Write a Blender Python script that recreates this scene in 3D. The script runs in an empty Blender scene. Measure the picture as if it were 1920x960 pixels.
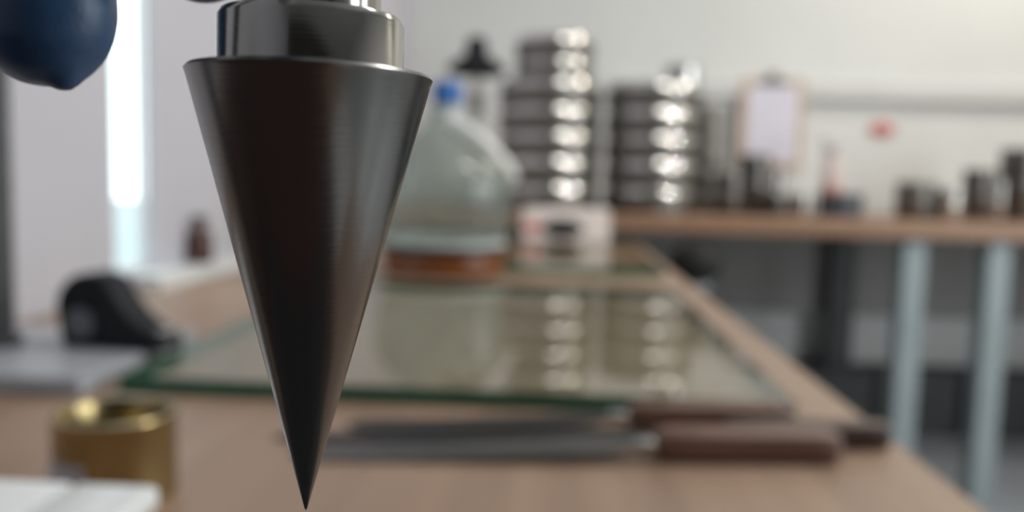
import bpy, bmesh, math, random
from mathutils import Vector, Matrix

random.seed(4)
SC = bpy.context.scene
COL = SC.collection

# ------------------------------------------------------------------ camera
EYE = 0.88                 # eye height over the floor, metres
TABLE = 0.72               # table top
BENCH = 0.794              # back bench top
FPX = 1600.0
YAW, PITCH, ROLL = math.radians(2.86), math.radians(5.07), math.radians(1.5)
fwd = Vector((-math.sin(YAW) * math.cos(PITCH), math.cos(YAW) * math.cos(PITCH), -math.sin(PITCH)))
right0 = Vector((math.cos(YAW), math.sin(YAW), 0))
up0 = right0.cross(fwd)
right = right0 * math.cos(ROLL) + up0 * math.sin(ROLL)
up = up0 * math.cos(ROLL) - right0 * math.sin(ROLL)
CAM = Vector((0, 0, EYE))
cd = bpy.data.cameras.new('camera')
cam = bpy.data.objects.new('camera', cd)
COL.objects.link(cam)
m = Matrix.Identity(4)
for i, v in enumerate((right, up, -fwd)):
    m[0][i], m[1][i], m[2][i] = v
m[0][3], m[1][3], m[2][3] = CAM
cam.matrix_world = m
cd.sensor_width = 36.0
cd.lens = 36.0 * FPX / 1920.0
cd.clip_start = 0.005
cd.clip_end = 200
cd.dof.use_dof = True
cd.dof.focus_distance = 0.0685
cd.dof.aperture_fstop = 17.0
SC.camera = cam

# ------------------------------------------------------------------ world, lights, exposure
w = bpy.data.worlds.new('daylight')
SC.world = w
w.use_nodes = True
bg = w.node_tree.nodes['Background']
bg.inputs['Color'].default_value = (0.90, 0.955, 1.0, 1)
bg.inputs['Strength'].default_value = 3.2


def area(name, loc, target, sx, sy, power, color):
    l = bpy.data.lights.new(name, 'AREA')
    l.shape = 'RECTANGLE'
    l.size, l.size_y = sx, sy
    l.energy = power
    l.color = color
    o = bpy.data.objects.new(name, l)
    COL.objects.link(o)
    o.location = loc
    d = Vector(target) - Vector(loc)
    o.rotation_euler = d.to_track_quat('-Z', 'Y').to_euler()
    return o


# area lights as daylight of two assumed right-hand windows, and assumed ceiling lamps
area('window_light', (2.40, 0.05, 1.06), (0.0, 0.5, 0.8), 0.66, 1.6, 20, (0.93, 0.98, 1.0))
area('window_light', (2.40, 1.00, 1.06), (0.0, 1.9, 0.7), 0.66, 1.6, 20, (0.93, 0.98, 1.0))
area('ceiling_lamp_light', (1.0, 1.0, 2.62), (1.0, 1.0, 0.0), 0.9, 0.25, 17, (1.0, 0.97, 0.92))
area('ceiling_lamp_light', (1.75, 2.45, 2.62), (1.75, 2.45, 0.0), 0.9, 0.25, 17, (1.0, 0.90, 0.76))
for y, pw in ((0.05, 2.1), (1.95, 0.7)):   # two narrow lights added for highlights on the sieves, aimed at the bench
    l = area('wall_lamp_light', (2.30, y, 2.42), (0.25, 2.5, 0.95), 0.08, 0.08, pw, (1.0, 0.97, 0.92))
    l.data.shape = 'DISK'
    l.data.spread = math.radians(50)

vs = SC.view_settings
vs.view_transform = 'Standard'
vs.look = 'None'
vs.gamma = 1.0
vs.use_curve_mapping = False
vs.exposure = 0.22


# ------------------------------------------------------------------ projection helpers (layout from measured depth)
def ray(px, py):
    return fwd + right * ((px - 960) / FPX) + up * (-(py - 480) / FPX)


def P(px, py, depth):                 # the point seen at a pixel, at a depth along the view axis
    return CAM + ray(px, py) * depth


def G(px, py, z):                     # the point seen at a pixel, on a horizontal plane
    r = ray(px, py)
    return CAM + r * ((z - EYE) / r.z)


def onY(px, py, y):                   # the point seen at a pixel, on a plane facing down the room
    r = ray(px, py)
    return CAM + r * (y / r.y)


# ------------------------------------------------------------------ materials
def principled(name, col, rough=0.5, metal=0.0, **kw):
    mt = bpy.data.materials.new(name)
    mt.use_nodes = True
    b = mt.node_tree.nodes['Principled BSDF']
    b.inputs['Base Color'].default_value = (*col, 1)
    b.inputs['Roughness'].default_value = rough
    b.inputs['Metallic'].default_value = metal
    for k, v in kw.items():
        b.inputs[k.replace('_', ' ')].default_value = v
    return mt


def noisy(name, c1, c2, rough=0.5, metal=0.0, scale=(8, 8, 8), detail=4, bump=0.0, wave=None, coord='Object', rvar=0.0, **kw):
    mt = principled(name, c1, rough, metal, **kw)
    nt = mt.node_tree
    N, L = nt.nodes, nt.links
    b = N['Principled BSDF']
    tc = N.new('ShaderNodeTexCoord')
    mp = N.new('ShaderNodeMapping')
    mp.inputs['Scale'].default_value = scale
    L.new(tc.outputs[coord], mp.inputs['Vector'])
    nz = N.new('ShaderNodeTexNoise')
    nz.inputs['Scale'].default_value = 1.0
    nz.inputs['Detail'].default_value = detail
    L.new(mp.outputs['Vector'], nz.inputs['Vector'])
    rp = N.new('ShaderNodeValToRGB')
    rp.color_ramp.elements[0].position = 0.32
    rp.color_ramp.elements[1].position = 0.68
    rp.color_ramp.elements[0].color = (*c1, 1)
    rp.color_ramp.elements[1].color = (*c2, 1)
    L.new(nz.outputs['Fac'], rp.inputs['Fac'])
    L.new(rp.outputs['Color'], b.inputs['Base Color'])
    if bump:
        bp = N.new('ShaderNodeBump')
        bp.inputs['Strength'].default_value = bump
        bp.inputs['Distance'].default_value = 0.001
        L.new(nz.outputs['Fac'], bp.inputs['Height'])
        L.new(bp.outputs['Normal'], b.inputs['Normal'])
    if rvar:
        mr = N.new('ShaderNodeMapRange')
        mr.inputs['To Min'].default_value = rough - rvar
        mr.inputs['To Max'].default_value = rough + rvar
        L.new(nz.outputs['Fac'], mr.inputs['Value'])
        L.new(mr.outputs['Result'], b.inputs['Roughness'])
    return mt


def clear_glass(name, tint, edge_tint, ior=1.5, rough=0.02, haze=0.0):
    mt = bpy.data.materials.new(name)
    mt.use_nodes = True
    nt = mt.node_tree
    N, L = nt.nodes, nt.links
    N.clear()
    out = N.new('ShaderNodeOutputMaterial')
    mix = N.new('ShaderNodeMixShader')
    fr = N.new('ShaderNodeFresnel')
    fr.inputs['IOR'].default_value = ior
    lw = N.new('ShaderNodeLayerWeight')
    lw.inputs['Blend'].default_value = 0.35
    cm = N.new('ShaderNodeMix')
    cm.data_type = 'RGBA'
    cm.inputs['A'].default_value = (*tint, 1)
    cm.inputs['B'].default_value = (*edge_tint, 1)
    tr = N.new('ShaderNodeBsdfTransparent')
    gl = N.new('ShaderNodeBsdfGlossy')
    gl.inputs['Roughness'].default_value = rough
    L.new(lw.outputs['Facing'], cm.inputs['Factor'])
    L.new(cm.outputs['Result'], tr.inputs['Color'])
    ge = N.new('ShaderNodeNewGeometry')
    iv = N.new('ShaderNodeMath')
    iv.operation = 'SUBTRACT'
    iv.inputs[0].default_value = 1.0
    L.new(ge.outputs['Backfacing'], iv.inputs[1])
    mu = N.new('ShaderNodeMath')
    mu.operation = 'MULTIPLY'
    L.new(fr.outputs['Fac'], mu.inputs[0])
    L.new(iv.outputs['Value'], mu.inputs[1])
    L.new(mu.outputs['Value'], mix.inputs['Fac'])
    if haze:                              # mixes a milky grey-green share into the glass
        hz = N.new('ShaderNodeMixShader')
        hz.inputs['Fac'].default_value = haze
        df = N.new('ShaderNodeBsdfTranslucent')
        df.inputs['Color'].default_value = (0.52, 0.57, 0.54, 1)
        df2 = N.new('ShaderNodeBsdfDiffuse')
        df2.inputs['Color'].default_value = (0.52, 0.57, 0.54, 1)
        hm = N.new('ShaderNodeMixShader')
        L.new(df.outputs['BSDF'], hm.inputs[1])
        L.new(df2.outputs['BSDF'], hm.inputs[2])
        L.new(tr.outputs['BSDF'], hz.inputs[1])
        L.new(hm.outputs['Shader'], hz.inputs[2])
        L.new(hz.outputs['Shader'], mix.inputs[1])
    else:
        L.new(tr.outputs['BSDF'], mix.inputs[1])
    L.new(gl.outputs['BSDF'], mix.inputs[2])
    L.new(mix.outputs['Shader'], out.inputs['Surface'])
    return mt


def turned_steel(name, col, rough, rings, aniso=0.6):
    """Steel off the lathe: fine turning rings round the axis."""
    mt = principled(name, col, rough, 1.0)
    nt = mt.node_tree
    N, L = nt.nodes, nt.links
    b = N['Principled BSDF']
    b.inputs['Anisotropic'].default_value = aniso
    tg = N.new('ShaderNodeTangent')
    tg.direction_type = 'RADIAL'
    tg.axis = 'Z'
    L.new(tg.outputs['Tangent'], b.inputs['Tangent'])
    tc = N.new('ShaderNodeTexCoord')
    mp = N.new('ShaderNodeMapping')
    mp.inputs['Scale'].default_value = (60, 60, rings)
    L.new(tc.outputs['Object'], mp.inputs['Vector'])
    nz = N.new('ShaderNodeTexNoise')
    nz.inputs['Scale'].default_value = 1
    nz.inputs['Detail'].default_value = 3
    L.new(mp.outputs['Vector'], nz.inputs['Vector'])
    mr = N.new('ShaderNodeMapRange')
    mr.inputs['To Min'].default_value = rough - 0.05
    mr.inputs['To Max'].default_value = rough + 0.07
    L.new(nz.outputs['Fac'], mr.inputs['Value'])
    L.new(mr.outputs['Result'], b.inputs['Roughness'])
    bp = N.new('ShaderNodeBump')
    bp.inputs['Strength'].default_value = 0.02
    bp.inputs['Distance'].default_value = 0.0002
    L.new(nz.outputs['Fac'], bp.inputs['Height'])
    L.new(bp.outputs['Normal'], b.inputs['Normal'])
    return mt


M = {}
M['wall'] = noisy('painted_plaster', (0.66, 0.68, 0.67), (0.70, 0.72, 0.71), 0.7, scale=(3, 3, 3))
M['wall_left'] = noisy('grey_lilac_panel', (0.50, 0.495, 0.545), (0.54, 0.535, 0.585), 0.6, scale=(2, 2, 2))
M['wall_rear'] = noisy('dull_plaster', (0.055, 0.05, 0.048), (0.07, 0.064, 0.06), 0.8, scale=(3, 3, 3))  # colour darkened so that the steel mirrors a dark room
M['ceiling'] = noisy('ceiling_paint', (0.76, 0.76, 0.75), (0.80, 0.80, 0.79), 0.8, scale=(3, 3, 3))
M['floor'] = noisy('blue_grey_vinyl', (0.34, 0.36, 0.38), (0.43, 0.45, 0.47), 0.4, scale=(25, 25, 25), detail=8)
M['rail'] = noisy('grey_plastic_rail', (0.56, 0.57, 0.565), (0.60, 0.61, 0.605), 0.5, scale=(5, 5, 5))
M['skirting'] = noisy('dark_skirting', (0.05, 0.055, 0.06), (0.07, 0.075, 0.08), 0.5, scale=(5, 5, 5))
M['wood'] = noisy('beech_laminate', (0.285, 0.186, 0.130), (0.365, 0.245, 0.172), 0.40, scale=(38, 1.6, 10), detail=6, rvar=0.06)
M['bench_wood'] = noisy('bench_wood', (0.20, 0.11, 0.064), (0.255, 0.147, 0.09), 0.42, scale=(2, 30, 20), detail=6)
M['leg'] = noisy('blue_grey_enamel', (0.235, 0.28, 0.295), (0.27, 0.315, 0.33), 0.4, scale=(9, 9, 9))
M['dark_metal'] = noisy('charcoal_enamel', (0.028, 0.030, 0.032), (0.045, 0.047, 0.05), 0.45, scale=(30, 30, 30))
M['base_paint'] = noisy('dark_brown_enamel', (0.062, 0.031, 0.025), (0.078, 0.040, 0.032), 0.7, scale=(30, 30, 30))  # for the added mat, tinted for the cone's reflection
M['modesty'] = noisy('dark_grey_panel', (0.27, 0.27, 0.26), (0.31, 0.31, 0.30), 0.6, scale=(6, 6, 6))  # shade under the bench put into the colour; the clamp shares it
M['cone'] = turned_steel('turned_steel', (0.205, 0.20, 0.195), 0.19, 5000)
M['collar'] = turned_steel('polished_steel', (0.29, 0.285, 0.275), 0.12, 7000, 0.4)
M['steel'] = noisy('sieve_steel', (0.17, 0.163, 0.152), (0.22, 0.212, 0.198), 0.42, 1.0, scale=(10, 10, 60), rvar=0.05)
M['steel_light'] = noisy('bright_steel', (0.50, 0.50, 0.49), (0.58, 0.58, 0.57), 0.25, 1.0, scale=(10, 10, 60))
M['bead'] = noisy('polished_bead', (0.50, 0.49, 0.47), (0.56, 0.55, 0.53), 0.13, 1.0, scale=(10, 10, 10))
M['steel_dark'] = noisy('oiled_iron', (0.13, 0.125, 0.12), (0.18, 0.175, 0.165), 0.35, 1.0, scale=(30, 30, 30))
M['blade'] = noisy('blade_steel', (0.095, 0.092, 0.092), (0.15, 0.147, 0.147), 0.33, 1.0, scale=(8, 60, 8), rvar=0.05)
M['blade_dark'] = noisy('tarnished_blade', (0.035, 0.032, 0.032), (0.065, 0.06, 0.06), 0.42, 1.0, scale=(8, 60, 8))
M['navy'] = noisy('blue_grey_bowl', (0.055, 0.065, 0.08), (0.075, 0.088, 0.105), 0.35, scale=(20, 20, 20))
M['brass'] = noisy('worn_brass', (0.30, 0.235, 0.115), (0.38, 0.30, 0.155), 0.24, 1.0, scale=(40, 40, 40), rvar=0.06)
M['handle'] = noisy('stained_handle_wood', (0.135, 0.068, 0.048), (0.20, 0.108, 0.078), 0.42, scale=(12, 160, 160), detail=6)
M['handle_dark'] = noisy('dark_handle_wood', (0.055, 0.030, 0.024), (0.085, 0.047, 0.036), 0.45, scale=(12, 160, 160), detail=6)
M['glove'] = noisy('nitrile_glove', (0.020, 0.060, 0.140), (0.028, 0.082, 0.18), 0.42, scale=(160, 160, 90), detail=5, bump=0.25, rvar=0.05)
M['cuff'] = noisy('white_cotton', (0.66, 0.66, 0.66), (0.72, 0.72, 0.72), 0.85, scale=(60, 60, 60))
M['black_plastic'] = noisy('black_plastic', (0.010, 0.012, 0.015), (0.016, 0.018, 0.022), 0.6, scale=(20, 20, 20), Specular_IOR_Level=0.2)
M['grey_hub'] = noisy('grey_hub', (0.10, 0.11, 0.12), (0.13, 0.14, 0.15), 0.4, scale=(20, 20, 20))
M['grey_paint'] = noisy('grey_blue_paint', (0.37, 0.39, 0.43), (0.42, 0.44, 0.48), 0.35, scale=(15, 15, 15))
M['white_plastic'] = noisy('white_plastic', (0.72, 0.74, 0.75), (0.76, 0.78, 0.79), 0.35, scale=(6, 6, 6))
M['side_grey'] = noisy('grey_case', (0.20, 0.21, 0.20), (0.25, 0.26, 0.25), 0.5, scale=(20, 20, 20))
M['paper'] = noisy('lilac_paper', (0.66, 0.65, 0.75), (0.70, 0.69, 0.79), 0.8, scale=(20, 20, 20))
M['label'] = noisy('pale_label', (0.42, 0.41, 0.46), (0.50, 0.49, 0.54), 0.7, scale=(60, 60, 60))
M['board'] = noisy('hardboard', (0.50, 0.38, 0.29), (0.58, 0.45, 0.36), 0.6, scale=(20, 20, 20))
M['red'] = noisy('red_plastic', (0.50, 0.13, 0.11), (0.56, 0.17, 0.15), 0.45, scale=(20, 20, 20))
M['pink'] = noisy('pink_liquid', (0.58, 0.46, 0.45), (0.64, 0.52, 0.51), 0.25, scale=(20, 20, 20))
M['mauve'] = noisy('mauve_plastic', (0.40, 0.30, 0.33), (0.46, 0.36, 0.39), 0.4, scale=(20, 20, 20))
M['carton'] = noisy('pale_pink_carton', (0.68, 0.60, 0.565), (0.74, 0.66, 0.625), 0.7, scale=(14, 14, 14))
M['carton_white'] = noisy('white_carton', (0.74, 0.73, 0.71), (0.78, 0.77, 0.75), 0.7, scale=(14, 14, 14))
M['black_hole'] = principled('dark_opening', (0.012, 0.012, 0.014), 0.8)
M['blue_cap'] = noisy('blue_cap', (0.008, 0.10, 0.36), (0.014, 0.13, 0.42), 0.4, scale=(40, 40, 40))
M['amber'] = noisy('orange_brown_base', (0.15, 0.045, 0.012), (0.22, 0.068, 0.018), 0.25, scale=(60, 60, 60), detail=6)
M['seal'] = noisy('ground_glass_rim', (0.36, 0.39, 0.38), (0.42, 0.45, 0.44), 0.35, scale=(20, 20, 20))
M['rubber'] = noisy('black_rubber', (0.011, 0.011, 0.011), (0.016, 0.015, 0.015), 0.7, scale=(40, 40, 40), Specular_IOR_Level=0.2)
M['hose'] = noisy('milky_tube', (0.70, 0.71, 0.68), (0.76, 0.77, 0.74), 0.3, scale=(20, 20, 20))
M['brown_glass'] = noisy('brown_bottle', (0.075, 0.035, 0.028), (0.11, 0.05, 0.04), 0.25, scale=(20, 20, 20))
M['plate'] = clear_glass('plate_glass', (0.95, 0.98, 0.95), (0.88, 0.92, 0.87), 1.9)
M['plate_edge'] = noisy('green_glass_edge', (0.016, 0.105, 0.062), (0.024, 0.135, 0.084), 0.15, scale=(20, 20, 20))
M['vessel'] = clear_glass('vessel_glass', (0.82, 0.87, 0.845), (0.60, 0.68, 0.64), 1.5, haze=0.24)
M['window_glass'] = clear_glass('window_glass', (0.95, 0.98, 0.97), (0.8, 0.9, 0.86))
M['frame'] = noisy('window_frame', (0.62, 0.62, 0.63), (0.68, 0.68, 0.69), 0.4, scale=(10, 10, 10))
M['asphalt'] = noisy('yard_paving', (0.26, 0.28, 0.30), (0.30, 0.32, 0.34), 0.9, scale=(2, 2, 2))
M['lamp'] = principled('lamp_housing', (0.8, 0.8, 0.8), 0.4)


# ------------------------------------------------------------------ mesh helpers
def new_obj(name, bm, mat, parent=None, smooth=None, loc=(0, 0, 0), rot=(0, 0, 0)):
    bmesh.ops.recalc_face_normals(bm, faces=bm.faces[:])
    me = bpy.data.meshes.new(name)
    bm.to_mesh(me)
    bm.free()
    for x in (mat if isinstance(mat, (list, tuple)) else [mat]):
        me.materials.append(x)
    if smooth is not None:
        me.shade_smooth()
        me.set_sharp_from_angle(angle=math.radians(smooth))
    o = bpy.data.objects.new(name, me)
    COL.objects.link(o)
    o.location = loc
    o.rotation_euler = rot
    if parent:
        o.parent = parent
    return o


def empty(name, loc, rotz=0.0):
    o = bpy.data.objects.new(name, None)
    COL.objects.link(o)
    o.location = loc
    o.rotation_euler = (0, 0, rotz)
    o.empty_display_size = 0.02
    return o


def tag(o, label, cat, group=None):
    o['label'] = label
    o['category'] = cat
    if group:
        o['group'] = group
    return o


def struct(o):
    o['kind'] = 'structure'
    return o


def add_box(bm, x0, x1, y0, y1, z0, z1, bevel=0.0, seg=2):
    r = bmesh.ops.create_cube(bm, size=1.0)
    vs_ = r['verts']
    for v in vs_:
        v.co = Vector((x0 + (v.co.x + .5) * (x1 - x0), y0 + (v.co.y + .5) * (y1 - y0), z0 + (v.co.z + .5) * (z1 - z0)))
    if bevel:
        es = list({e for v in vs_ for e in v.link_edges})
        bmesh.ops.bevel(bm, geom=es, offset=bevel, segments=seg, profile=0.5, affect='EDGES')
    return bm


def box(*a, **k):
    return add_box(bmesh.new(), *a, **k)


def add_lathe(bm, prof, seg=48, closed=False, center=(0, 0)):
    rings = []
    cx, cy = center
    for r, z in prof:
        if r < 1e-7:
            rings.append([bm.verts.new((cx, cy, z))])
        else:
            rings.append([bm.verts.new((cx + r * math.cos(2 * math.pi * i / seg), cy + r * math.sin(2 * math.pi * i / seg), z)) for i in range(seg)])
    pairs = list(zip(rings[:-1], rings[1:]))
    if closed:
        pairs.append((rings[-1], rings[0]))
    for a, b in pairs:
        for i in range(seg):
            j = (i + 1) % seg
            if len(a) == 1 and len(b) == 1:
                continue
            if len(a) == 1:
                bm.faces.new((a[0], b[j], b[i]))
            elif len(b) == 1:
                bm.faces.new((a[i], a[j], b[0]))
            else:
                bm.faces.new((a[i], a[j], b[j], b[i]))
    return bm


def lathe(prof, seg=48, closed=False):
    return add_lathe(bmesh.new(), prof, seg, closed)


def add_tube(bm, pts, radii, seg=16, round_caps=True):
    pts = [Vector(p) for p in pts]
    if not isinstance(radii, (list, tuple)):
        radii = [radii] * len(pts)
    P2, R2 = list(pts), list(radii)
    if round_caps:
        d0 = (pts[0] - pts[1]).normalized()
        d1 = (pts[-1] - pts[-2]).normalized()
        pre, post = [], []
        for k in (1, 2, 3):
            a = k / 3.6 * math.pi / 2
            pre.insert(0, (pts[0] + d0 * radii[0] * math.sin(a), radii[0] * math.cos(a)))
            post.append((pts[-1] + d1 * radii[-1] * math.sin(a), radii[-1] * math.cos(a)))
        P2 = [p for p, _ in pre] + pts + [p for p, _ in post]
        R2 = [r for _, r in pre] + list(radii) + [r for _, r in post]
    n = None
    rings = []
    for i, p in enumerate(P2):
        t = ((P2[min(i + 1, len(P2) - 1)] - P2[max(i - 1, 0)])).normalized()
        if n is None:
            n = t.orthogonal().normalized()
        n = (n - t * n.dot(t)).normalized()
        b = t.cross(n)
        rings.append([bm.verts.new(p + (n * math.cos(2 * math.pi * k / seg) + b * math.sin(2 * math.pi * k / seg)) * R2[i]) for k in range(seg)])
    for a, b in zip(rings[:-1], rings[1:]):
        for i in range(seg):
            j = (i + 1) % seg
            bm.faces.new((a[i], a[j], b[j], b[i]))
    bm.faces.new(list(reversed(rings[0])))
    bm.faces.new(rings[-1])
    return bm


def prism(outline, t, bevel=0.0):
    """outline in x,z; extruded along y by t, centred."""
    bm = bmesh.new()
    f = bm.faces.new([bm.verts.new((x, -t / 2, z)) for x, z in outline])
    r = bmesh.ops.extrude_face_region(bm, geom=[f])
    for v in r['geom']:
        if isinstance(v, bmesh.types.BMVert):
            v.co.y += t
    bmesh.ops.recalc_face_normals(bm, faces=bm.faces[:])
    if bevel:
        es = [e for e in bm.edges if len(e.link_faces) == 2 and e.calc_face_angle(0) > 0.5]
        bmesh.ops.bevel(bm, geom=es, offset=bevel, segments=2, profile=0.5, affect='EDGES')
    return bm


# ------------------------------------------------------------------ the room
XL, XR, YB, YR, ZC = -0.56, 2.45, 3.25, -2.0, 2.65
struct(new_obj('floor', box(XL - .1, XR + .1, YR - .1, YB + .1, -0.1, 0), M['floor']))
struct(new_obj('ceiling', box(XL - .1, XR + .1, YR - .1, YB + .1, ZC, ZC + 0.1), M['ceiling']))
struct(new_obj('wall_back', box(XL - .1, XR + .1, YB, YB + 0.1, 0, ZC), M['wall']))
struct(new_obj('wall_rear', box(XL - .1, XR + .1, YR - 0.1, YR, 0, ZC), M['wall_rear']))
struct(new_obj('wall_right', box(XR, XR + 0.1, YR, YB, 0, ZC), M['wall']))
# left wall with a narrow full-height window slot
WY0, WY1, WZ0, WZ1 = 1.058, 1.164, 0.745, 2.3
bm = bmesh.new()
for a in ((YR, WY0, 0, ZC), (WY1, YB, 0, ZC), (WY0, WY1, 0, WZ0), (WY0, WY1, WZ1, ZC)):
    add_box(bm, XL - 0.012, XL, *a)
struct(new_obj('wall_left', bm, M['wall_left']))
bm = bmesh.new()
fw = 0.006
add_box(bm, XL - 0.022, XL - 0.013, WY0, WY0 + fw, WZ0, WZ1)
add_box(bm, XL - 0.022, XL - 0.013, WY1 - fw, WY1, WZ0, WZ1)
add_box(bm, XL - 0.022, XL - 0.013, WY0 + fw, WY1 - fw, WZ0, WZ0 + fw)
add_box(bm, XL - 0.022, XL - 0.013, WY0 + fw, WY1 - fw, WZ1 - fw, WZ1)
win = struct(new_obj('window_1', bm, M['frame']))
new_obj('pane', box(XL - 0.019, XL - 0.016, WY0 + fw, WY1 - fw, WZ0 + fw, WZ1 - fw), M['window_glass'], win)
struct(new_obj('ground_outside', box(XL - 30, XL - 0.12, -20, 40, -0.6, -0.5), M['asphalt']))
# assumed windows of the right wall (outside the frame): frames round the daylight
for n, yc in ((2, 0.05), (3, 1.00)):
    bm = bmesh.new()
    for a in ((yc - .40, yc - .34, .20, 1.94), (yc + .34, yc + .40, .20, 1.94), (yc - .34, yc + .34, .20, .26), (yc - .34, yc + .34, 1.88, 1.94)):
        add_box(bm, XR - 0.03, XR - 0.0005, *a)
    struct(new_obj('window_%d' % n, bm, M['frame']))
for y, lb in ((0.05, 'white wall lamp on the right-hand wall level with the penetrometer'), (1.95, 'white wall lamp on the right-hand wall close to the bench')):
    t = empty('wall_lamp', (XR, y, 2.42))  # unseen fitting, added to house a sieve highlight light
    tag(t, lb, 'lamp')
    new_obj('arm', box(-.10, -.001, -.012, .012, .05, .07), M['lamp'], t)
    bm = lathe([(.03, .08), (.075, .0), (.073, .0), (.028, .078)], 32, closed=True)
    bmesh.ops.rotate(bm, verts=bm.verts[:], cent=(0, 0, 0), matrix=Matrix.Rotation(math.radians(30), 3, 'Y'))
    new_obj('shade', bm, M['lamp'], t, smooth=50, loc=(-.145, 0, .025))
struct(new_obj('baseboard_back', box(XL, XR, YB - 0.015, YB - 0.0005, 0, 0.10), M['skirting']))
a = onY(1150, 165, YB)
struct(new_obj('trim_1', box(a.x, XR - 0.002, YB - 0.03, YB - 0.0005, a.z - 0.032, a.z + 0.032, bevel=0.004), M['rail']))
for x, y in ((1.0, 1.0), (1.75, 2.45)):  # unseen fittings of the assumed ceiling lamps
    t = tag(new_obj('ceiling_lamp', box(x - .47, x + .47, y - .15, y + .15, 2.625, 2.6495, bevel=0.005), M['lamp']),
            'white ceiling light fitting over the ' + ('middle of the room' if y < 2 else 'back bench'), 'lamp')

# ------------------------------------------------------------------ the table
tb = empty('table', (-0.16, 0.9, 0))
tag(tb, 'long beech-coloured table carrying the glass plates and the knives', 'table')
TX0, TX1, TY0, TY1 = -0.5585, 0.222, -0.55, 2.27
new_obj('tabletop', box(TX0 + .16, TX1 + .16, TY0 - .9, TY1 - .9, TABLE - 0.03, TABLE, bevel=0.002), M['wood'], tb)
for x in (TX0 + 0.05, TX1 - 0.05):
    for y in (TY0 + 0.06, TY1 - 0.06):
        new_obj('leg', box(x + .16 - .02, x + .16 + .02, y - .9 - .02, y - .9 + .02, 0, TABLE - 0.03, bevel=0.003), M['leg'], tb)

# ------------------------------------------------------------------ the back bench
BY0, BY1 = 2.32, 3.22
be = empty('workbench', (1.0, 2.77, 0))
tag(be, 'wooden topped bench on blue-grey steel legs along the back wall', 'workbench')
O = Vector((1.0, 2.77, 0))
new_obj('worktop', box(XL + .02 - O.x, XR - .02 - O.x, BY0 - O.y, BY1 - O.y, BENCH - 0.042, BENCH, bevel=0.003), M['bench_wood'], be)
for px in (1697, 1853):
    q = onY(px, 480, BY0 + 0.06)
    q2 = onY(px - 10, 700, BY0 + 0.06)
    x = (q.x + q2.x) / 2 + 0.012
    new_obj('leg', box(x - .031 - O.x, x + .031 - O.x, BY0 + .03 - O.y, BY0 + .092 - O.y, 0, BENCH - 0.042, bevel=0.004), M['leg'], be)
for px in (1572,):
    q = onY(px, 560, BY1 - 0.06)
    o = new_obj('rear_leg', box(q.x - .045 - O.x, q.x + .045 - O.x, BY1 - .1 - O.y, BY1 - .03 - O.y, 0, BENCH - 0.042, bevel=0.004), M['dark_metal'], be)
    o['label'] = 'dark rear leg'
q0 = onY(1000, 520, BY1 - 0.02)
zt = onY(1500, 585, BY1 - 0.02).z
o = new_obj('back_panel', box(XL + .05 - O.x, XR - .05 - O.x, BY1 - .028 - O.y, BY1 - .012 - O.y, zt, BENCH - 0.042), M['modesty'], be)  # dark sheet in place of the bench's shade on the wall
o['label'] = 'dark grey back panel'
# slanting brace between the two front legs, low down
p0, p1 = onY(1712, 700, BY0 + .4), onY(1800, 775, BY0 + .25)

# low dark boxes on the floor under the bench
for (xa, xb, ytop, lab) in ((1490, 1640, 690, 'low black crate under the bench, between table edge and first leg'),
                            (1650, 1800, 694, 'low black crate under the bench, between the two blue-grey legs'),
                            (1812, 2050, 700, 'low black crate under the bench, right of the second leg')):
    yy = 3.08
    A_, B_ = onY(xa, ytop, yy), onY(xb, ytop, yy)
    h = A_.z
    t = empty('storage_crate', ((A_.x + B_.x) / 2, yy + .06, 0))
    tag(t, lab, 'crate', 'black crates under the bench')
    hw = (B_.x - A_.x) / 2
    bm = bmesh.new()
    add_box(bm, -hw, hw, -.06, .06, 0, .012)
    for b_ in ((-hw, hw, -.06, -.05), (-hw, hw, .05, .06), (-hw, -hw + .012, -.05, .05), (hw - .012, hw, -.05, .05)):
        add_box(bm, *b_, .012, h)
    new_obj('shell', bm, M['dark_metal'], t)
    for ya in (-.068, .060):
        new_obj('rim', box(-hw - .006, hw + .006, ya, ya + .008, h - .03, h, bevel=.003), M['dark_metal'], t)
# grey bar lying slanted on the floor
p0, p1 = G(1716, 712, .03), G(1800, 790, .03)
tag(new_obj('steel_bar', add_tube(bmesh.new(), [(p0.x, p0.y, .021), (p1.x, p1.y, .021)], .02, 12), M['leg'], smooth=40),
    'grey steel bar lying slanted on the floor between the bench legs', 'bar')

# ------------------------------------------------------------------ glass plates
def glass_plate(corners, z0, z1, label, cat='glass plate'):
    c = sum((Vector((x, y, 0)) for x, y in corners), Vector()) / 4
    bm = bmesh.new()
    lo = [bm.verts.new((x - c.x, y - c.y, 0)) for x, y in corners]
    hi = [bm.verts.new((x - c.x, y - c.y, z1 - z0)) for x, y in corners]
    bm.faces.new(hi)
    bm.faces.new(lo[::-1])
    for i in range(4):
        j = (i + 1) % 4
        f = bm.faces.new((lo[i], lo[j], hi[j], hi[i]))
        f.material_index = 1
    o = new_obj('glass_plate', bm, [M['plate'], M['plate_edge']])
    o.location = (c.x, c.y, z0)
    return tag(o, label, cat)


def rect(px_l, py_l, px_r, py_r, depth, z):
    a_, b_ = G(px_l, py_l, z), G(px_r, py_r, z)
    y = (a_.y + b_.y) / 2
    return [(a_.x, y), (b_.x, y), (b_.x, y + depth), (a_.x, y + depth)]


PT = TABLE + 0.0123
near = rect(218, 708, 1490, 752, 0.62, PT)
glass_plate(near, TABLE + 0.0003, PT, 'large clear glass plate with green edge lying just behind the knives')
a_ = G(1248, 508, PT)
far = [(-0.13, a_.y), (a_.x, a_.y), (a_.x, a_.y + 0.79), (-0.13, a_.y + 0.79)]
glass_plate(far, TABLE + 0.0003, PT, 'farther glass plate at the end of the table under the pink box')

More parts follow.
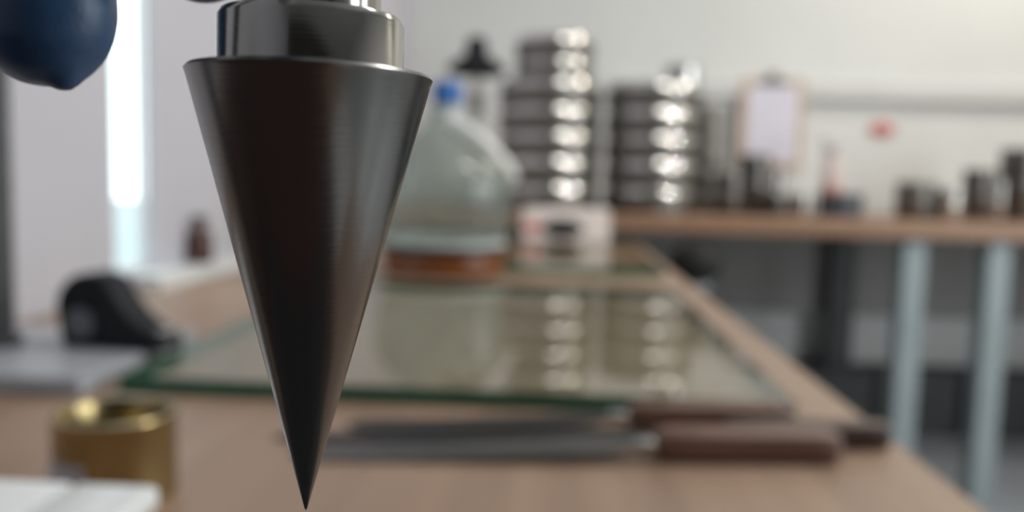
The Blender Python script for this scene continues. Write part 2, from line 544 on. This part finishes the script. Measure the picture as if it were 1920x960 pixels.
# ------------------------------------------------------------------ cone penetrometer (in focus)
tip = P(573.5, 957, 0.0690)
pen = empty('cone_penetrometer', (tip.x, tip.y, tip.z))
pen.rotation_euler.y = 0.0085
tag(pen, 'turned steel cone with a stepped collar hanging point down, in sharp focus', 'cone')
CH, CR = 0.0346, 0.00932
new_obj('cone', lathe([(0, 0), (0.00012, 0.0002), (CR - 0.00015, CH - 0.0004), (CR, CH), (CR - 0.0002, CH + 0.00025), (0.0068, CH + 0.00025)], 160), M['cone'], pen, smooth=35)
z = CH + 0.0002
new_obj('collar', lathe([(0.0066, z), (0.00715, z + .00005), (0.00712, z + 0.0003), (0.00702, z + 0.0005), (0.00702, z + 0.0038), (0.0067, z + 0.0043), (0.0050, z + 0.0043)], 128), M['collar'], pen, smooth=35)
new_obj('shaft', lathe([(0.0030, z + .0042), (0.0052, z + .0043), (0.0052, z + 0.060), (0.0040, z + 0.062), (0.0040, z + 0.19), (0, z + 0.19)], 96), M['collar'], pen, smooth=35)
# head, column and base of the instrument: they hold the cone up, outside the frame
hz = 0.19
bm = bmesh.new()
add_box(bm, -0.15, 0.03, -0.016, 0.016, hz, hz + 0.035, bevel=0.004)
new_obj('head_arm', bm, M['dark_metal'], pen)
new_obj('column', add_lathe(bmesh.new(), [(0, TABLE + 0.025 - tip.z), (0.011, TABLE + 0.025 - tip.z), (0.011, hz + .05), (0, hz + .05)], 32, center=(-0.125, 0)), M['dark_metal'], pen, smooth=40)
new_obj('base_plate', box(-0.15, 0.10, -0.12, 0.05, TABLE + 0.0035 - tip.z, TABLE + 0.025 - tip.z, bevel=0.004), M['dark_metal'], pen)

tag(new_obj('bench_mat', box(-.50, .125, -.50, .075, TABLE + .0003, TABLE + .003, bevel=.001), M['base_paint']), 'dark brown mat on the table under the penetrometer base', 'mat')  # unseen mat, added to darken what the cone mirrors
t = empty('notepad', (0.168, -0.07, TABLE))  # unseen pad, added to give the cone a pale reflected stripe
tag(t, 'white notepad on the table beside the penetrometer base', 'notepad')
new_obj('backing', box(-.035, .035, -.06, .06, 0, .002), M['board'], t)
new_obj('sheets', box(-.035, .035, -.06, .06, .0021, .008), M['white_plastic'], t)

# ------------------------------------------------------------------ gloved hand reaching down from above
def hand():
    bm = bmesh.new()
    def finger(pts, rad):
        add_tube(bm, pts, rad, 20)
    # middle finger: the one in view
    mt_ = P(86, 44, 0.0800)
    mm = [mt_ + Vector((0, 0, 0)), mt_ + Vector((-.0002, .001, .012)), mt_ + Vector((-.0005, .003, .026)), mt_ + Vector((-.001, .004, .050)), mt_ + Vector((0, .002, .088))]
    finger(mm, [.0060, .0064, .0068, .0072, .0082])
    # spare glove tip
    add_tube(bm, [mt_ + Vector((-.0012, -.0004, -.0022)), mt_ + Vector((.0016, -.0004, -.0030))], [.0036, .0028], 16)
    add_tube(bm, [mt_ + Vector((.0009, 0, .004)), mt_ + Vector((.0011, 0, .0006))], [.0053, .0053], 20)
    add_tube(bm, [mt_ + Vector((.0018, -.0004, -.0030)), mt_ + Vector((.0018, -.0004, -.0045))], [.0024, .0019], 14)
    it_ = P(377, -95, 0.0830)
    ii = [it_, it_ + Vector((0, .001, .012)), it_ + Vector((-.0005, .003, .024)), it_ + Vector((-.001, .004, .044)), it_ + Vector((-.001, .002, .074))]
    finger(ii, [.0052, .0058, .0064, .0070, .0080])
    base = mm[-1]
    rt_ = mt_ + Vector((-.0155, .003, .010))
    finger([rt_, rt_ + Vector((0, .002, .013)), rt_ + Vector((.0003, .005, .026)), rt_ + Vector((.0008, .006, .046)), rt_ + Vector((.001, .002, .077))], [.0056, .0060, .0066, .0070, .0079])
    lt_ = mt_ + Vector((-.030, .004, .030))
    finger([lt_, lt_ + Vector((0.001, .002, .011)), lt_ + Vector((.002, .005, .021)), lt_ + Vector((.003, .006, .036)), lt_ + Vector((.004, .003, .058))], [.0048, .0053, .0057, .0061, .0070])
    # palm: a fan of thick strands from knuckles to wrist
    wrist = base + Vector((-.010, -.012, .085))
    for k, r in ((mm[-1], .0115), (ii[-1], .0112), (rt_ + Vector((.001, .002, .077)), .0112), (lt_ + Vector((.004, .003, .058)), .0100)):
        off = Vector(((k.x - base.x) * .45, 0, 0))
        mid = (k + wrist + off) / 2 + Vector((0, .002, 0))
        add_tube(bm, [k, mid, wrist + off], [r, .0125, .0140], 20)
        add_tube(bm, [k + Vector((-.005, 0, .012)), mid + Vector((-.005, 0, 0)), wrist + off * .6], [r, .0125, .0140], 20)
    # thumb: leaves the side of the palm near the wrist, in front of the shaft
    ts = wrist + Vector((.014, -.004, -.022))
    add_tube(bm, [ts, ts + Vector((.010, -.012, -.022)), ts + Vector((.014, -.020, -.044)), ts + Vector((.013, -.022, -.064))], [.0125, .0100, .0085, .0068], 20)
    # wrist and cuff end of the glove
    fo = wrist + Vector((-.045, -.15, .085))
    add_tube(bm, [wrist, wrist + Vector((-.010, -.035, .022)), wrist + Vector((-.022, -.075, .043))], [.021, .024, .027], 28)
    me = bpy.data.meshes.new('gloved_hand')
    bm.to_mesh(me)
    bm.free()
    o = bpy.data.objects.new('gloved_hand_raw', me)
    COL.objects.link(o)
    rm = o.modifiers.new('r', 'REMESH')
    rm.mode = 'VOXEL'
    rm.voxel_size = 0.0006
    sm = o.modifiers.new('s', 'SMOOTH')
    sm.factor = 0.5
    sm.iterations = 5
    dg = bpy.context.evaluated_depsgraph_get()
    me2 = bpy.data.meshes.new_from_object(o.evaluated_get(dg))
    bpy.data.objects.remove(o)
    me2.name = 'gloved_hand'
    me2.materials.clear()
    me2.materials.append(M['glove'])
    me2.shade_smooth()
    g = bpy.data.objects.new('gloved_hand', me2)
    COL.objects.link(g)
    tag(g, 'hand in a dark blue glove reaching down beside the cone, one fingertip in view', 'hand')
    s = new_obj('sleeve', add_tube(bmesh.new(), [wrist + Vector((-.019, -.065, .038)), wrist + Vector((-.035, -.12, .068)), wrist + Vector((-.08, -.30, .16))], [.033, .038, .047], 28, round_caps=False), M['cuff'], g, smooth=50)
    s['label'] = 'white coat sleeve'


hand()

# ------------------------------------------------------------------ brass cup
bc = G(215, 905, TABLE)
cz = 0.0415
R_ = 0.0285
c0 = G(217, 930, TABLE)
cy_ = c0.y + R_ * 0.9
cx_ = (217 - 960) / FPX * cy_ * 1.0
cen = P(217, 850, cy_)
t = empty('brass_cup', (cen.x, cen.y, TABLE))
tag(t, 'open round brass cup standing behind the white case', 'cup')
new_obj('cup_body', lathe([(0, 0), (R_ - .001, 0), (R_, .001), (R_, cz - .004), (R_ + .0006, cz - .003), (R_ + .0006, cz - .0006), (R_, cz), (R_ - .0022, cz), (R_ - .0028, cz - .001), (R_ - .0028, .003), (0, .003)], 72), M['brass'], t, smooth=40)
bm = bmesh.new()
n = 10
vv = []
for i in range(n + 1):
    a = math.radians(206 + 64 * i / n)
    for rr in (R_ + .00015, R_ + .0005):
        for zz in (.008, .0225):
            vv.append(bm.verts.new((rr * math.cos(a), rr * math.sin(a), zz)))
for i in range(n):
    k = 4 * i
    A0, A1, B0, B1 = vv[k:k + 4]
    C0, C1, D0, D1 = vv[k + 4:k + 8]
    bm.faces.new((B0, D0, D1, B1)); bm.faces.new((A0, A1, C1, C0)); bm.faces.new((A1, B1, D1, C1)); bm.faces.new((A0, C0, D0, B0))
bm.faces.new(vv[0:2] + vv[3:1:-1]); bm.faces.new(vv[-4:-2] + vv[-1:-3:-1])
o = new_obj('paper_label', bm, M['label'], t, smooth=40)
o['label'] = 'pale grey label'

# ------------------------------------------------------------------ white case in the near left corner
ztop = 0.7705
qa, qb = G(0, 890, ztop), G(290, 915, ztop)
yb = (qa.y + qb.y) / 2
xr = qb.x
t = empty('white_case', (xr - .09, yb - .06, TABLE))
tag(t, 'flat white case with grey sides cut off by the bottom left corner', 'case')
H = ztop - TABLE
new_obj('case_body', box(-.09, .09, -.06, .06, 0, H - .008, bevel=.005, seg=3), M['side_grey'], t, smooth=50)
new_obj('lid', box(-.0905, .060, -.0605, .0605, H - .0085, H, bevel=.0025, seg=3), M['white_plastic'], t, smooth=50)
new_obj('end_cover', box(.0608, .0905, -.0605, .0605, H - .0085, H, bevel=.0025, seg=3), M['white_plastic'], t, smooth=50)

# ------------------------------------------------------------------ palette knives
def knife(pxa, pxm, pxb, pya, pyb, hw, hh, bw, label, hmat, bmat='blade', lift=0.0):
    """pxa blade tip, pxm ferrule, pxb handle end; pya, pyb pixel rows of the axis at both ends on the table plane."""
    A, B = G(pxa, pya, TABLE), G(pxb, pyb, TABLE)
    Mi = A + (B - A) * ((pxm - pxa) / (pxb - pxa))
    d = (B - A)
    rot = math.atan2(d.y, d.x)
    L1, L2 = (Mi - A).length, (B - Mi).length
    t = empty('palette_knife', (Mi.x, Mi.y, TABLE + lift), rot)
    tag(t, label, 'knife', 'palette knives in front of the glass plate')
    # blade: flat flexible steel with a round tip, slightly springing up to the handle
    bm = bmesh.new()
    top, bot = [], []
    n = 22
    for i in range(n + 1):
        s = i / n
        x = -L1 * (1 - s)
        e = 1.0
        if s < .12:
            e = math.sqrt(max(0, 1 - ((.12 - s) / .12) ** 2)) * .98 + .02
        if s > .86:
            e = 1 - (s - .86) / .14 * .55
        y = bw / 2 * e
        zc = .0012 + hh * .42 * s ** 2
        top.append((bm.verts.new((x, -y, zc + .0006)), bm.verts.new((x, y, zc + .0006))))
        bot.append((bm.verts.new((x, -y, zc - .0006)), bm.verts.new((x, y, zc - .0006))))
    for i in range(n):
        bm.faces.new((top[i][0], top[i + 1][0], top[i + 1][1], top[i][1]))
        bm.faces.new((bot[i][1], bot[i + 1][1], bot[i + 1][0], bot[i][0]))
        bm.faces.new((top[i][0], bot[i][0], bot[i + 1][0], top[i + 1][0]))
        bm.faces.new((top[i + 1][1], bot[i + 1][1], bot[i][1], top[i][1]))
    bm.faces.new((top[0][0], top[0][1], bot[0][1], bot[0][0]))
    bm.faces.new((top[-1][1], top[-1][0], bot[-1][0], bot[-1][1]))
    new_obj('blade', bm, M[bmat], t, smooth=40)
    new_obj('bolster', add_box(bmesh.new(), -.010, .004, -bw * .24, bw * .24, hh * .28, hh * .62, bevel=.0015), M['steel_light'], t, smooth=50)
    bm = bmesh.new()
    rings = []
    seg = 20
    prof = [(0, .70), (.02, .86), (.08, .96), (.3, 1.0), (.6, .97), (.85, 1.0), (.96, .95), (.99, .82), (1.0, .62)]
    for s, k in prof:
        ring = []
        for j in range(seg):
            a = 2 * math.pi * j / seg
            c, s_ = math.cos(a), math.sin(a)
            ex = .55
            yy = math.copysign(abs(c) ** ex, c) * hw / 2 * k
            zz = math.copysign(abs(s_) ** ex, s_) * hh / 2 * k
            ring.append(bm.verts.new((s * L2 + .003, yy, hh / 2 + zz)))
        rings.append(ring)
    for r0, r1 in zip(rings[:-1], rings[1:]):
        for j in range(seg):
            bm.faces.new((r0[j], r0[(j + 1) % seg], r1[(j + 1) % seg], r1[j]))
    bm.faces.new(rings[0][::-1]); bm.faces.new(rings[-1])
    new_obj('handle', bm, hmat, t, smooth=50)
    for s in (.22, .55):
        new_obj('rivet', add_lathe(bmesh.new(), [(.0022, hh * .985), (.0022, hh * 1.002 + .0003), (0, hh + .0006)], 14, center=(L2 * s, 0)), M['brass'], t, smooth=40)
    return t


knife(545, 1212, 1558, 852, 862, .023, .0185, .026, 'nearest palette knife, long steel blade and brown wooden handle', M['handle'])
knife(512, 1345, 1655, 822, 838, .017, .0165, .018, 'middle palette knife, dark handle end sticking out past the nearest handle', M['handle_dark'], 'blade_dark')
knife(650, 1162, 1475, 800, 806, .019, .0185, .024, 'palette knife lying against the edge of the near glass plate', M['handle'], 'blade_dark')

# ------------------------------------------------------------------ stand by the left wall
st_z = TABLE + .013
f0 = G(148, 712, st_z)
f1 = G(300, 618, st_z)
t = empty('instrument_stand', (f0.x - .1, (f0.y + f1.y) / 2, TABLE))
tag(t, 'grey metal stand with flat base and dark upright at the left edge', 'stand')
dx = XL + .004 - (f0.x - .1)
hy = (f1.y - f0.y) / 2
shift = (f1.x - f0.x) / 2
bm = bmesh.new()
pts = [(dx, -hy), (.1, -hy), (.1 + .0, hy), (dx, hy)]
lo = [bm.verts.new((x, y, 0)) for x, y in pts]
hi = [bm.verts.new((x, y, .013)) for x, y in pts]
bm.faces.new(hi); bm.faces.new(lo[::-1])
for i in range(4):
    bm.faces.new((lo[i], lo[(i + 1) % 4], hi[(i + 1) % 4], hi[i]))
bmesh.ops.bevel(bm, geom=bm.edges[:], offset=.002, segments=2, affect='EDGES')
new_obj('base_plate', bm, M['grey_paint'], t, smooth=50)
q = P(20, 500, 0.70)
ux = q.x - t.location.x - .016
uy = q.y - t.location.y
o = new_obj('upright', add_lathe(bmesh.new(), [(0, .013), (.022, .013), (.022, .02), (.016, .022), (.016, .62), (.013, .625), (0, .625)], 32, center=(ux, uy)), M['dark_metal'], t, smooth=40)
o['label'] = 'dark grey upright'

# black dispenser on the stand base
c = G(176, 655, st_z)
t = empty('tape_dispenser', (c.x, c.y + .02, st_z), math.radians(-8))
tag(t, 'black rounded desk dispenser with a sloping nose on the grey base', 'dispenser')
k = c.y / FPX
out = []
for i in range(15):
    a = math.radians(200 - 150 * i / 14)
    out.append((-.006 + .029 * math.cos(a), .033 + .029 * math.sin(a)))
out += [(.021, .041), (.032, .028), (.044, .0195), (.060, .013), (.062, .003), (.060, 0), (-.028, 0), (-.031, .004)]
new_obj('body', prism(out, .034, .003), M['black_plastic'], t, smooth=40)
bm = bmesh.new()
add_lathe(bm, [(0, 0), (.013, 0), (.013, .002), (.011, .003), (0, .003)], 32)
bmesh.ops.rotate(bm, verts=bm.verts[:], cent=(0, 0, 0), matrix=Matrix.Rotation(math.pi / 2, 3, 'X'))
o = new_obj('hub', bm, M['grey_hub'], t, smooth=40, loc=(-.012, -.017, .020))
o['label'] = 'grey hub'
o = new_obj('cutter', box(.052, .064, -.012, .012, .0145, .0165), M['steel_light'], t)

# ------------------------------------------------------------------ glass vessel with blue cap
vz = TABLE
vy = G(830, 518, TABLE).y + 0.09
vc = P(832, 505, vy * 1.0)
s = vy / FPX
t = empty('desiccator', (vc.x, vc.y, TABLE))
tag(t, 'big clear glass vessel with blue cap and orange-brown base behind the plate', 'vessel')


def hz_(py):                            # height over the table at the vessel's depth
    return P(832, py, vy).z - TABLE


rb = 114 * s
b_top = hz_(471)
new_obj('base_bowl', lathe([(0, 0), (rb * .90, 0), (rb * .96, .004), (rb, .014), (rb, b_top - .004), (rb * .98, b_top), (0, b_top)], 72), M['amber'], t, smooth=40)
new_obj('gasket', lathe([(0, b_top), (rb * 1.02, b_top), (rb * 1.03, b_top + .003), (rb * 1.02, b_top + .012), (0, b_top + .012)], 72), M['rubber'], t, smooth=40)
f_top = hz_(446)
new_obj('flange', lathe([(rb * .9, b_top + .012), (rb * 1.01, b_top + .012), (rb * 1.03, b_top + .016), (rb * 1.02, f_top - .003), (rb * 1.0, f_top), (rb * .96, f_top), (rb * .9, b_top + .015)], 72, closed=True), M['seal'], t, smooth=40)
zs, zn, zc0 = hz_(340), hz_(215), hz_(196)
new_obj('dome', lathe([(rb * .99, f_top), (rb * 1.03, f_top + .02), (rb * 1.10, (f_top + zs) / 2), (rb * 1.13, zs - .01), (rb * 1.10, zs + .012), (rb * 1.0, zs + .03), (rb * .62, zs + (zn - zs) * .62), (rb * .30, zn - .012), (rb * .21, zn), (rb * .2, zc0)], 96), M['vessel'], t, smooth=60)
bm = lathe([(0, zc0 - .01), (rb * .17, zc0 - .01), (rb * .19, zc0), (rb * .235, zc0), (rb * .24, zc0 + .004), (rb * .24, hz_(162)), (rb * .22, hz_(157)), (0, hz_(157))], 40)
new_obj('cap', bm, M['blue_cap'], t, smooth=40)
new_obj('neck_ring', lathe([(rb * .215, zn - .006), (rb * .27, zn - .004), (rb * .28, zn + .004), (rb * .27, zn + .012), (rb * .215, zn + .013)], 40, closed=True), M['seal'], t, smooth=40)
pts = []
for px, py, dd in ((842, 226, -.05), (870, 240, -.062), (900, 262, -.07), (925, 286, -.06), (945, 308, -.05), (958, 330, -.03)):
    pp = P(px, py, vy + dd)
    pts.append((pp.x - vc.x, pp.y - vc.y, pp.z - TABLE))
new_obj('tube', add_tube(bmesh.new(), pts, .0125, 16), M['hose'], t, smooth=50)

# ------------------------------------------------------------------ white strip and brown bottle along the left wall
q0, q1 = G(262, 545, TABLE), G(425, 505, TABLE)
t = empty('cable_trunking', (XL + .0165, (q0.y + q1.y) / 2, TABLE))
tag(t, 'white plastic trunking strip running along the left wall on the table', 'trunking')
ln = (q1.y - q0.y) / 2
new_obj('channel', box(-.0155, .0195, -ln, ln, 0, .017, bevel=.001), M['white_plastic'], t)
new_obj('cover', box(-.016, .0205, -ln, ln, .0172, .022, bevel=.0015), M['white_plastic'], t)
new_obj('end_cap', box(-.016, .022, ln, ln + .02, 0, .028, bevel=.002), M['white_plastic'], t)
q = G(382, 500, TABLE)
t = empty('brown_bottle', (XL + .0195, 1.275, TABLE + .0222))
tag(t, 'small dark brown bottle standing on the white strip by the left wall', 'bottle')
bz = .09
new_obj('body', lathe([(0, 0), (.0165, 0), (.018, .002), (.018, .040), (.016, .047), (.009, .052), (.008, .058), (0, .058)], 40), M['brown_glass'], t, smooth=40)
new_obj('cap', lathe([(0, .0582), (.0105, .0582), (.0105, .070), (.009, .072), (0, .072)], 32), M['handle_dark'], t, smooth=40)

# ------------------------------------------------------------------ pink box on the far plate
q = G(1060, 448, PT)
gy = far[2][1] - 0.06
gx = P(1060, 430, gy).x
t = empty('glove_carton', (gx, gy, PT))
tag(t, 'pale pink and white carton with a dark oval opening on the far plate', 'box')
kk = gy / FPX
hw = 80 * kk
gh = 56 * kk
new_obj('carton', box(-hw, hw, -.055, .055, 0, gh, bevel=.002), M['carton'], t)
new_obj('top_panel', box(-hw + .002, hw - .002, -.053, .053, gh, gh + .002), M['carton_white'], t)
bm = bmesh.new()
add_lathe(bm, [(0, 0), (.046, 0), (.046, .003), (0, .003)], 40)
bmesh.ops.scale(bm, vec=(1.15, .52, 1), verts=bm.verts[:])
bmesh.ops.rotate(bm, verts=bm.verts[:], cent=(0, 0, 0), matrix=Matrix.Rotation(math.pi / 2, 3, 'X'))
o = new_obj('opening', bm, M['black_hole'], t, loc=(-.008, -.0545, gh * .40))
o['label'] = 'dark oval opening'
o = new_obj('printed_mark', box(-hw + .010, -hw + .045, -.0565, -.0545, gh * .25, gh * .6), M['red'], t)
o['label'] = 'red printed mark'

# ------------------------------------------------------------------ black capped post past the table corner
q = P(1302, 493, 1.98)
t = empty('capped_post', (q.x, q.y, 0))
tag(t, 'grey floor post with a round black head beside the table corner', 'post')
new_obj('head', lathe([(0, q.z + .048)] + [(.062 * math.cos(a), q.z + .048 * math.sin(a)) for a in [math.radians(d) for d in (75, 60, 40, 20, 0, -20, -40, -60)]] + [(.02, q.z - .046), (0, q.z - .046)], 40), M['rubber'], t, smooth=50)
new_obj('collar', lathe([(0, q.z - .062), (.034, q.z - .062), (.040, q.z - .052), (.028, q.z - .0465), (0, q.z - .0465)], 32), M['grey_paint'], t, smooth=40)
new_obj('pole', lathe([(0, .02), (.017, .02), (.017, q.z - .062), (0, q.z - .062)], 24), M['dark_metal'], t, smooth=40)
new_obj('foot', lathe([(0, 0), (.10, 0), (.10, .008), (.03, .02), (0, .02)], 40), M['dark_metal'], t, smooth=40)

# ------------------------------------------------------------------ sieves
def sieve(name, r, h, mat):
    """frame with skirt, rolled bead at the top, wire cloth; origin at the bottom."""
    t = empty(name, (0, 0, 0))
    new_obj('frame', lathe([(r * .93, 0), (r * .962, 0), (r * .962, h * .20), (r * .985, h * .27), (r * .985, h - .0235), (r * .93, h - .0235), (r * .93, h * .30)], 64, closed=True), mat, t, smooth=40)
    rs = .062
    arc = [math.radians(8.5 + 16.5 * i / 8) for i in range(9)]
    z0 = h - .006 - rs * math.sin(arc[-1])
    sh = [(r * .985 + .0006 - rs + rs * math.cos(a), z0 + rs * math.sin(a)) for a in arc]
    new_obj('shoulder', lathe(sh + [(sh[-1][0] - .001, h - .004), (r * .90, h - .004), (r * .90, sh[0][1])], 96, closed=True), M['bead'] if r > .1 else mat, t, smooth=30)
    bd = .0042
    new_obj('lower_bead', lathe([(r * .985 + bd * .8 * math.cos(a), h * .27 + bd * .8 * math.sin(a)) for a in [2 * math.pi * i / 10 for i in range(10)]], 64, closed=True), mat, t, smooth=60)
    new_obj('wire_cloth', lathe([(0, h * .34), (r * .93, h * .34), (r * .93, h * .36), (0, h * .36)], 48), M['steel_dark'], t)
    return t


def copy_tree(o):
    c = o.copy()
    COL.objects.link(c)
    for ch in list(o.children):
        d = ch.copy()
        COL.objects.link(d)
        d.parent = c
    return c


def at_bench(px, y):
    p = P(px, 390, y)
    return Vector((p.x, p.y, BENCH))


def stack(px, y, r, h, count, mat, group, labels, z0=0.0, jig=.002):
    base = at_bench(px, y)
    first = None
    for i in range(count):
        if first is None:
            o = first = sieve('test_sieve', r, h, mat)
        else:
            o = copy_tree(first)
        o.location = base + Vector((random.uniform(-jig, jig), random.uniform(-jig, jig), z0 + i * (h - .0039)))
        o.rotation_euler.z = random.uniform(0, 6)
        tag(o, labels[i], 'sieve', group)
    return base, z0 + count * (h - .0039)


ordn = ['lowest', 'second lowest', 'middle', 'second highest', 'highest']
y1 = 2.56
b1, zt1 = stack(1027, y1, .152, .0787, 5, M['steel'], 'wide sieves of the tallest stack',
                [n_ + ' wide steel sieve of the tallest stack, behind the glass vessel' for n_ in ordn])
stack(1031, y1, .116, .068, 2, M['steel'], 'narrow sieves on the tallest stack',
      ['lower of two narrower sieves on top of the tallest stack', 'upper of two narrower sieves on top of the tallest stack'], z0=zt1 + .0002)
y2 = 2.58
b2, zt2 = stack(1217, y2, .142, .079, 5, M['steel'], 'sieves of the second stack',
                [n_ + ' dark steel sieve of the second stack, between tall stack and clipboard' for n_ in ordn])
t = empty('small_pan', (b2.x + .080, b2.y - .02, BENCH + zt2 + .0004))
tag(t, 'small light steel pan standing on the second sieve stack', 'pan')
new_obj('pan_body', lathe([(0, 0), (.05, 0), (.053, .003), (.053, .05), (.056, .053), (.053, .056), (.049, .053), (.049, .005), (0, .005)], 48), M['steel_light'], t, smooth=40)
y3 = 2.90
b3, zt3 = stack(1322, y3, .066, .0738, 5, M['steel'], 'small sieves of the third stack',
                [n_ + ' small bright sieve of the narrow stack behind the second one' for n_ in ordn])
# black clamp head on a grey rod, left of the tall stack
bb = at_bench(887, 2.62)
t = empty('lamp_stand', (bb.x, bb.y, BENCH))
tag(t, 'black hooded head on a thin grey rod behind the blue cap', 'stand')
zz = onY(893, 128, bb.y).z - BENCH
new_obj('foot', lathe([(0, 0), (.07, 0), (.07, .01), (.02, .016), (0, .016)], 40), M['dark_metal'], t, smooth=40)
new_obj('rod', lathe([(0, .016), (.009, .016), (.009, zz - .02), (0, zz - .02)], 20), M['rail'], t, smooth=40)
new_obj('hood', lathe([(0, zz - .024), (.050, zz - .024), (.086, zz - .014), (.088, zz + .006), (.056, zz + .026), (.036, zz + .036), (.030, zz + .082), (.022, zz + .092), (0, zz + .092)], 40), M['black_plastic'], t, smooth=40)
bm = add_box(bmesh.new(), -.022, .022, -.02, .02, zz - .135, zz - .07, bevel=.004)
new_obj('clamp', bm, M['modesty'], t)

# ------------------------------------------------------------------ small ware on the bench
def ring_cup(name, px, y, pw, ptop, mat, label, cat, group=None, wall=.006, lip=True):
    b = at_bench(px, y)
    r = pw / 2 * y / FPX
    h = onY(px, ptop, b.y).z - BENCH
    prof = [(0, 0), (r - .001, 0), (r, .002), (r, h - .006)]
    prof += [(r + .003, h - .005), (r + .003, h - .001), (r, h)] if lip else [(r, h - .001), (r - .001, h)]
    prof += [(r - wall, h), (r - wall - .001, h - .002), (r - wall - .001, .006), (0, .006)]
    t = empty(name, b)
    tag(t, label, cat, group)
    new_obj('body', lathe(prof, 48), mat, t, smooth=40)
    new_obj('band', lathe([(r + .0001, h * .42), (r + .0018, h * .44), (r + .0018, h * .52), (r + .0001, h * .54)], 48, closed=True), mat, t, smooth=40)
    return t, b, r, h


ring_cup('steel_mould', 1412, 2.66, 56, 290, M['steel_dark'], 'tall dark iron mould under the clipboard', 'mould')
ring_cup('steel_mould', 1366, 2.60, 54, 325, M['steel_dark'], 'squat dark iron mould right of the sieve stacks', 'mould')
ring_cup('steel_can', 1450, 2.92, 34, 322, M['steel_light'], 'bright steel can behind the tall iron mould', 'can')
ring_cup('iron_dish', 1456, 2.60, 44, 364, M['steel_dark'], 'low very dark iron dish right of the tall mould', 'dish')
ring_cup('steel_dish', 1502, 2.62, 44, 364, M['steel_light'], 'low grey steel dish between dark dish and blue-grey bowl', 'dish')
ring_cup('steel_bowl', 1575, 2.62, 82, 362, M['navy'], 'dark blue-grey bowl in front of the spray bottle', 'bowl')
ring_cup('steel_mould', 1716, 2.66, 70, 342, M['steel'], 'grey steel ring mould, leftmost of the right-hand group', 'mould')
ring_cup('steel_can', 1782, 2.60, 46, 356, M['steel_light'], 'shiny low steel can right of the ring mould', 'can')
ring_cup('steel_mould', 1832, 2.72, 54, 318, M['steel_dark'], 'dark steel cylinder mould near the right edge', 'mould')
ring_cup('steel_can', 1872, 2.50, 20, 340, M['steel_light'], 'narrow light steel can between two dark cylinders', 'can')
ring_cup('steel_mould', 1910, 2.74, 74, 280, M['steel_dark'], 'tallest dark cylinder mould cut off by the right edge', 'mould')

# spray bottle
b = at_bench(1556, 2.92)
t = empty('spray_bottle', b)
tag(t, 'pinkish spray bottle with grey trigger head standing against the wall', 'bottle')
k = 2.92 / FPX
H = onY(1556, 255, b.y).z - BENCH
new_obj('body', lathe([(0, 0), (.030, 0), (.032, .004), (.032, H * .42), (.026, H * .58), (.013, H * .72), (.012, H * .78), (0, H * .78)], 40), M['pink'], t, smooth=50)
new_obj('wrap_label', lathe([(.0323, H * .10), (.0328, H * .11), (.0328, H * .32), (.0323, H * .33)], 40, closed=True), M['red'], t, smooth=50)
new_obj('head', box(-.032, .022, -.012, .012, H * .84, H, bevel=.005), M['rail'], t, smooth=50)
new_obj('collar', lathe([(0, H * .781), (.015, H * .781), (.015, H * .84), (0, H * .84)], 24), M['mauve'], t, smooth=50)
new_obj('trigger', prism([(-.030, H * .84), (-.022, H * .84), (-.026, H * .62), (-.033, H * .62)], .008, .001), M['mauve'], t)

# clipboard on the back wall
c0, c1 = onY(1388, 148, YB - .01), onY(1498, 318, YB - .01)
cw, chh = (c1.x - c0.x) / 2, (c0.z - c1.z) / 2
t = empty('clipboard', ((c0.x + c1.x) / 2, YB - .006, (c0.z + c1.z) / 2))
tag(t, 'brown clipboard with pale lilac paper hanging on the back wall rail', 'clipboard')
yo = -.030
new_obj('board', box(-cw, cw, yo, yo + .004, -chh, chh, bevel=.0012), M['board'], t)
new_obj('paper', box(-cw * .76, cw * .80, yo - .002, yo - .0002, -chh * .86, chh * .84), M['paper'], t)
new_obj('clip', add_lathe(add_box(bmesh.new(), -cw * .42, cw * .42, yo - .008, yo - .0022, chh * .86, chh * 1.0, bevel=.002), [(.0, chh * 1.0), (.022, chh * 1.0), (.018, chh * 1.12), (0, chh * 1.14)], 20, center=(0, yo - .002)), M['steel'], t)

# red tag on the wall
r0 = onY(1655, 242, YB - .01)
bm = lathe([(0, 0), (.045, 0), (.048, .003), (.045, .008), (.03, .011), (0, .012)], 40)
bmesh.ops.scale(bm, vec=(1, .56, 1), verts=bm.verts[:])
bmesh.ops.rotate(bm, verts=bm.verts[:], cent=(0, 0, 0), matrix=Matrix.Rotation(math.pi / 2, 3, 'X'))
tag(new_obj('wall_sign', bm, M['red'], loc=(r0.x, YB - .0008, r0.z), smooth=40), 'small red oval plaque on the white back wall', 'sign')
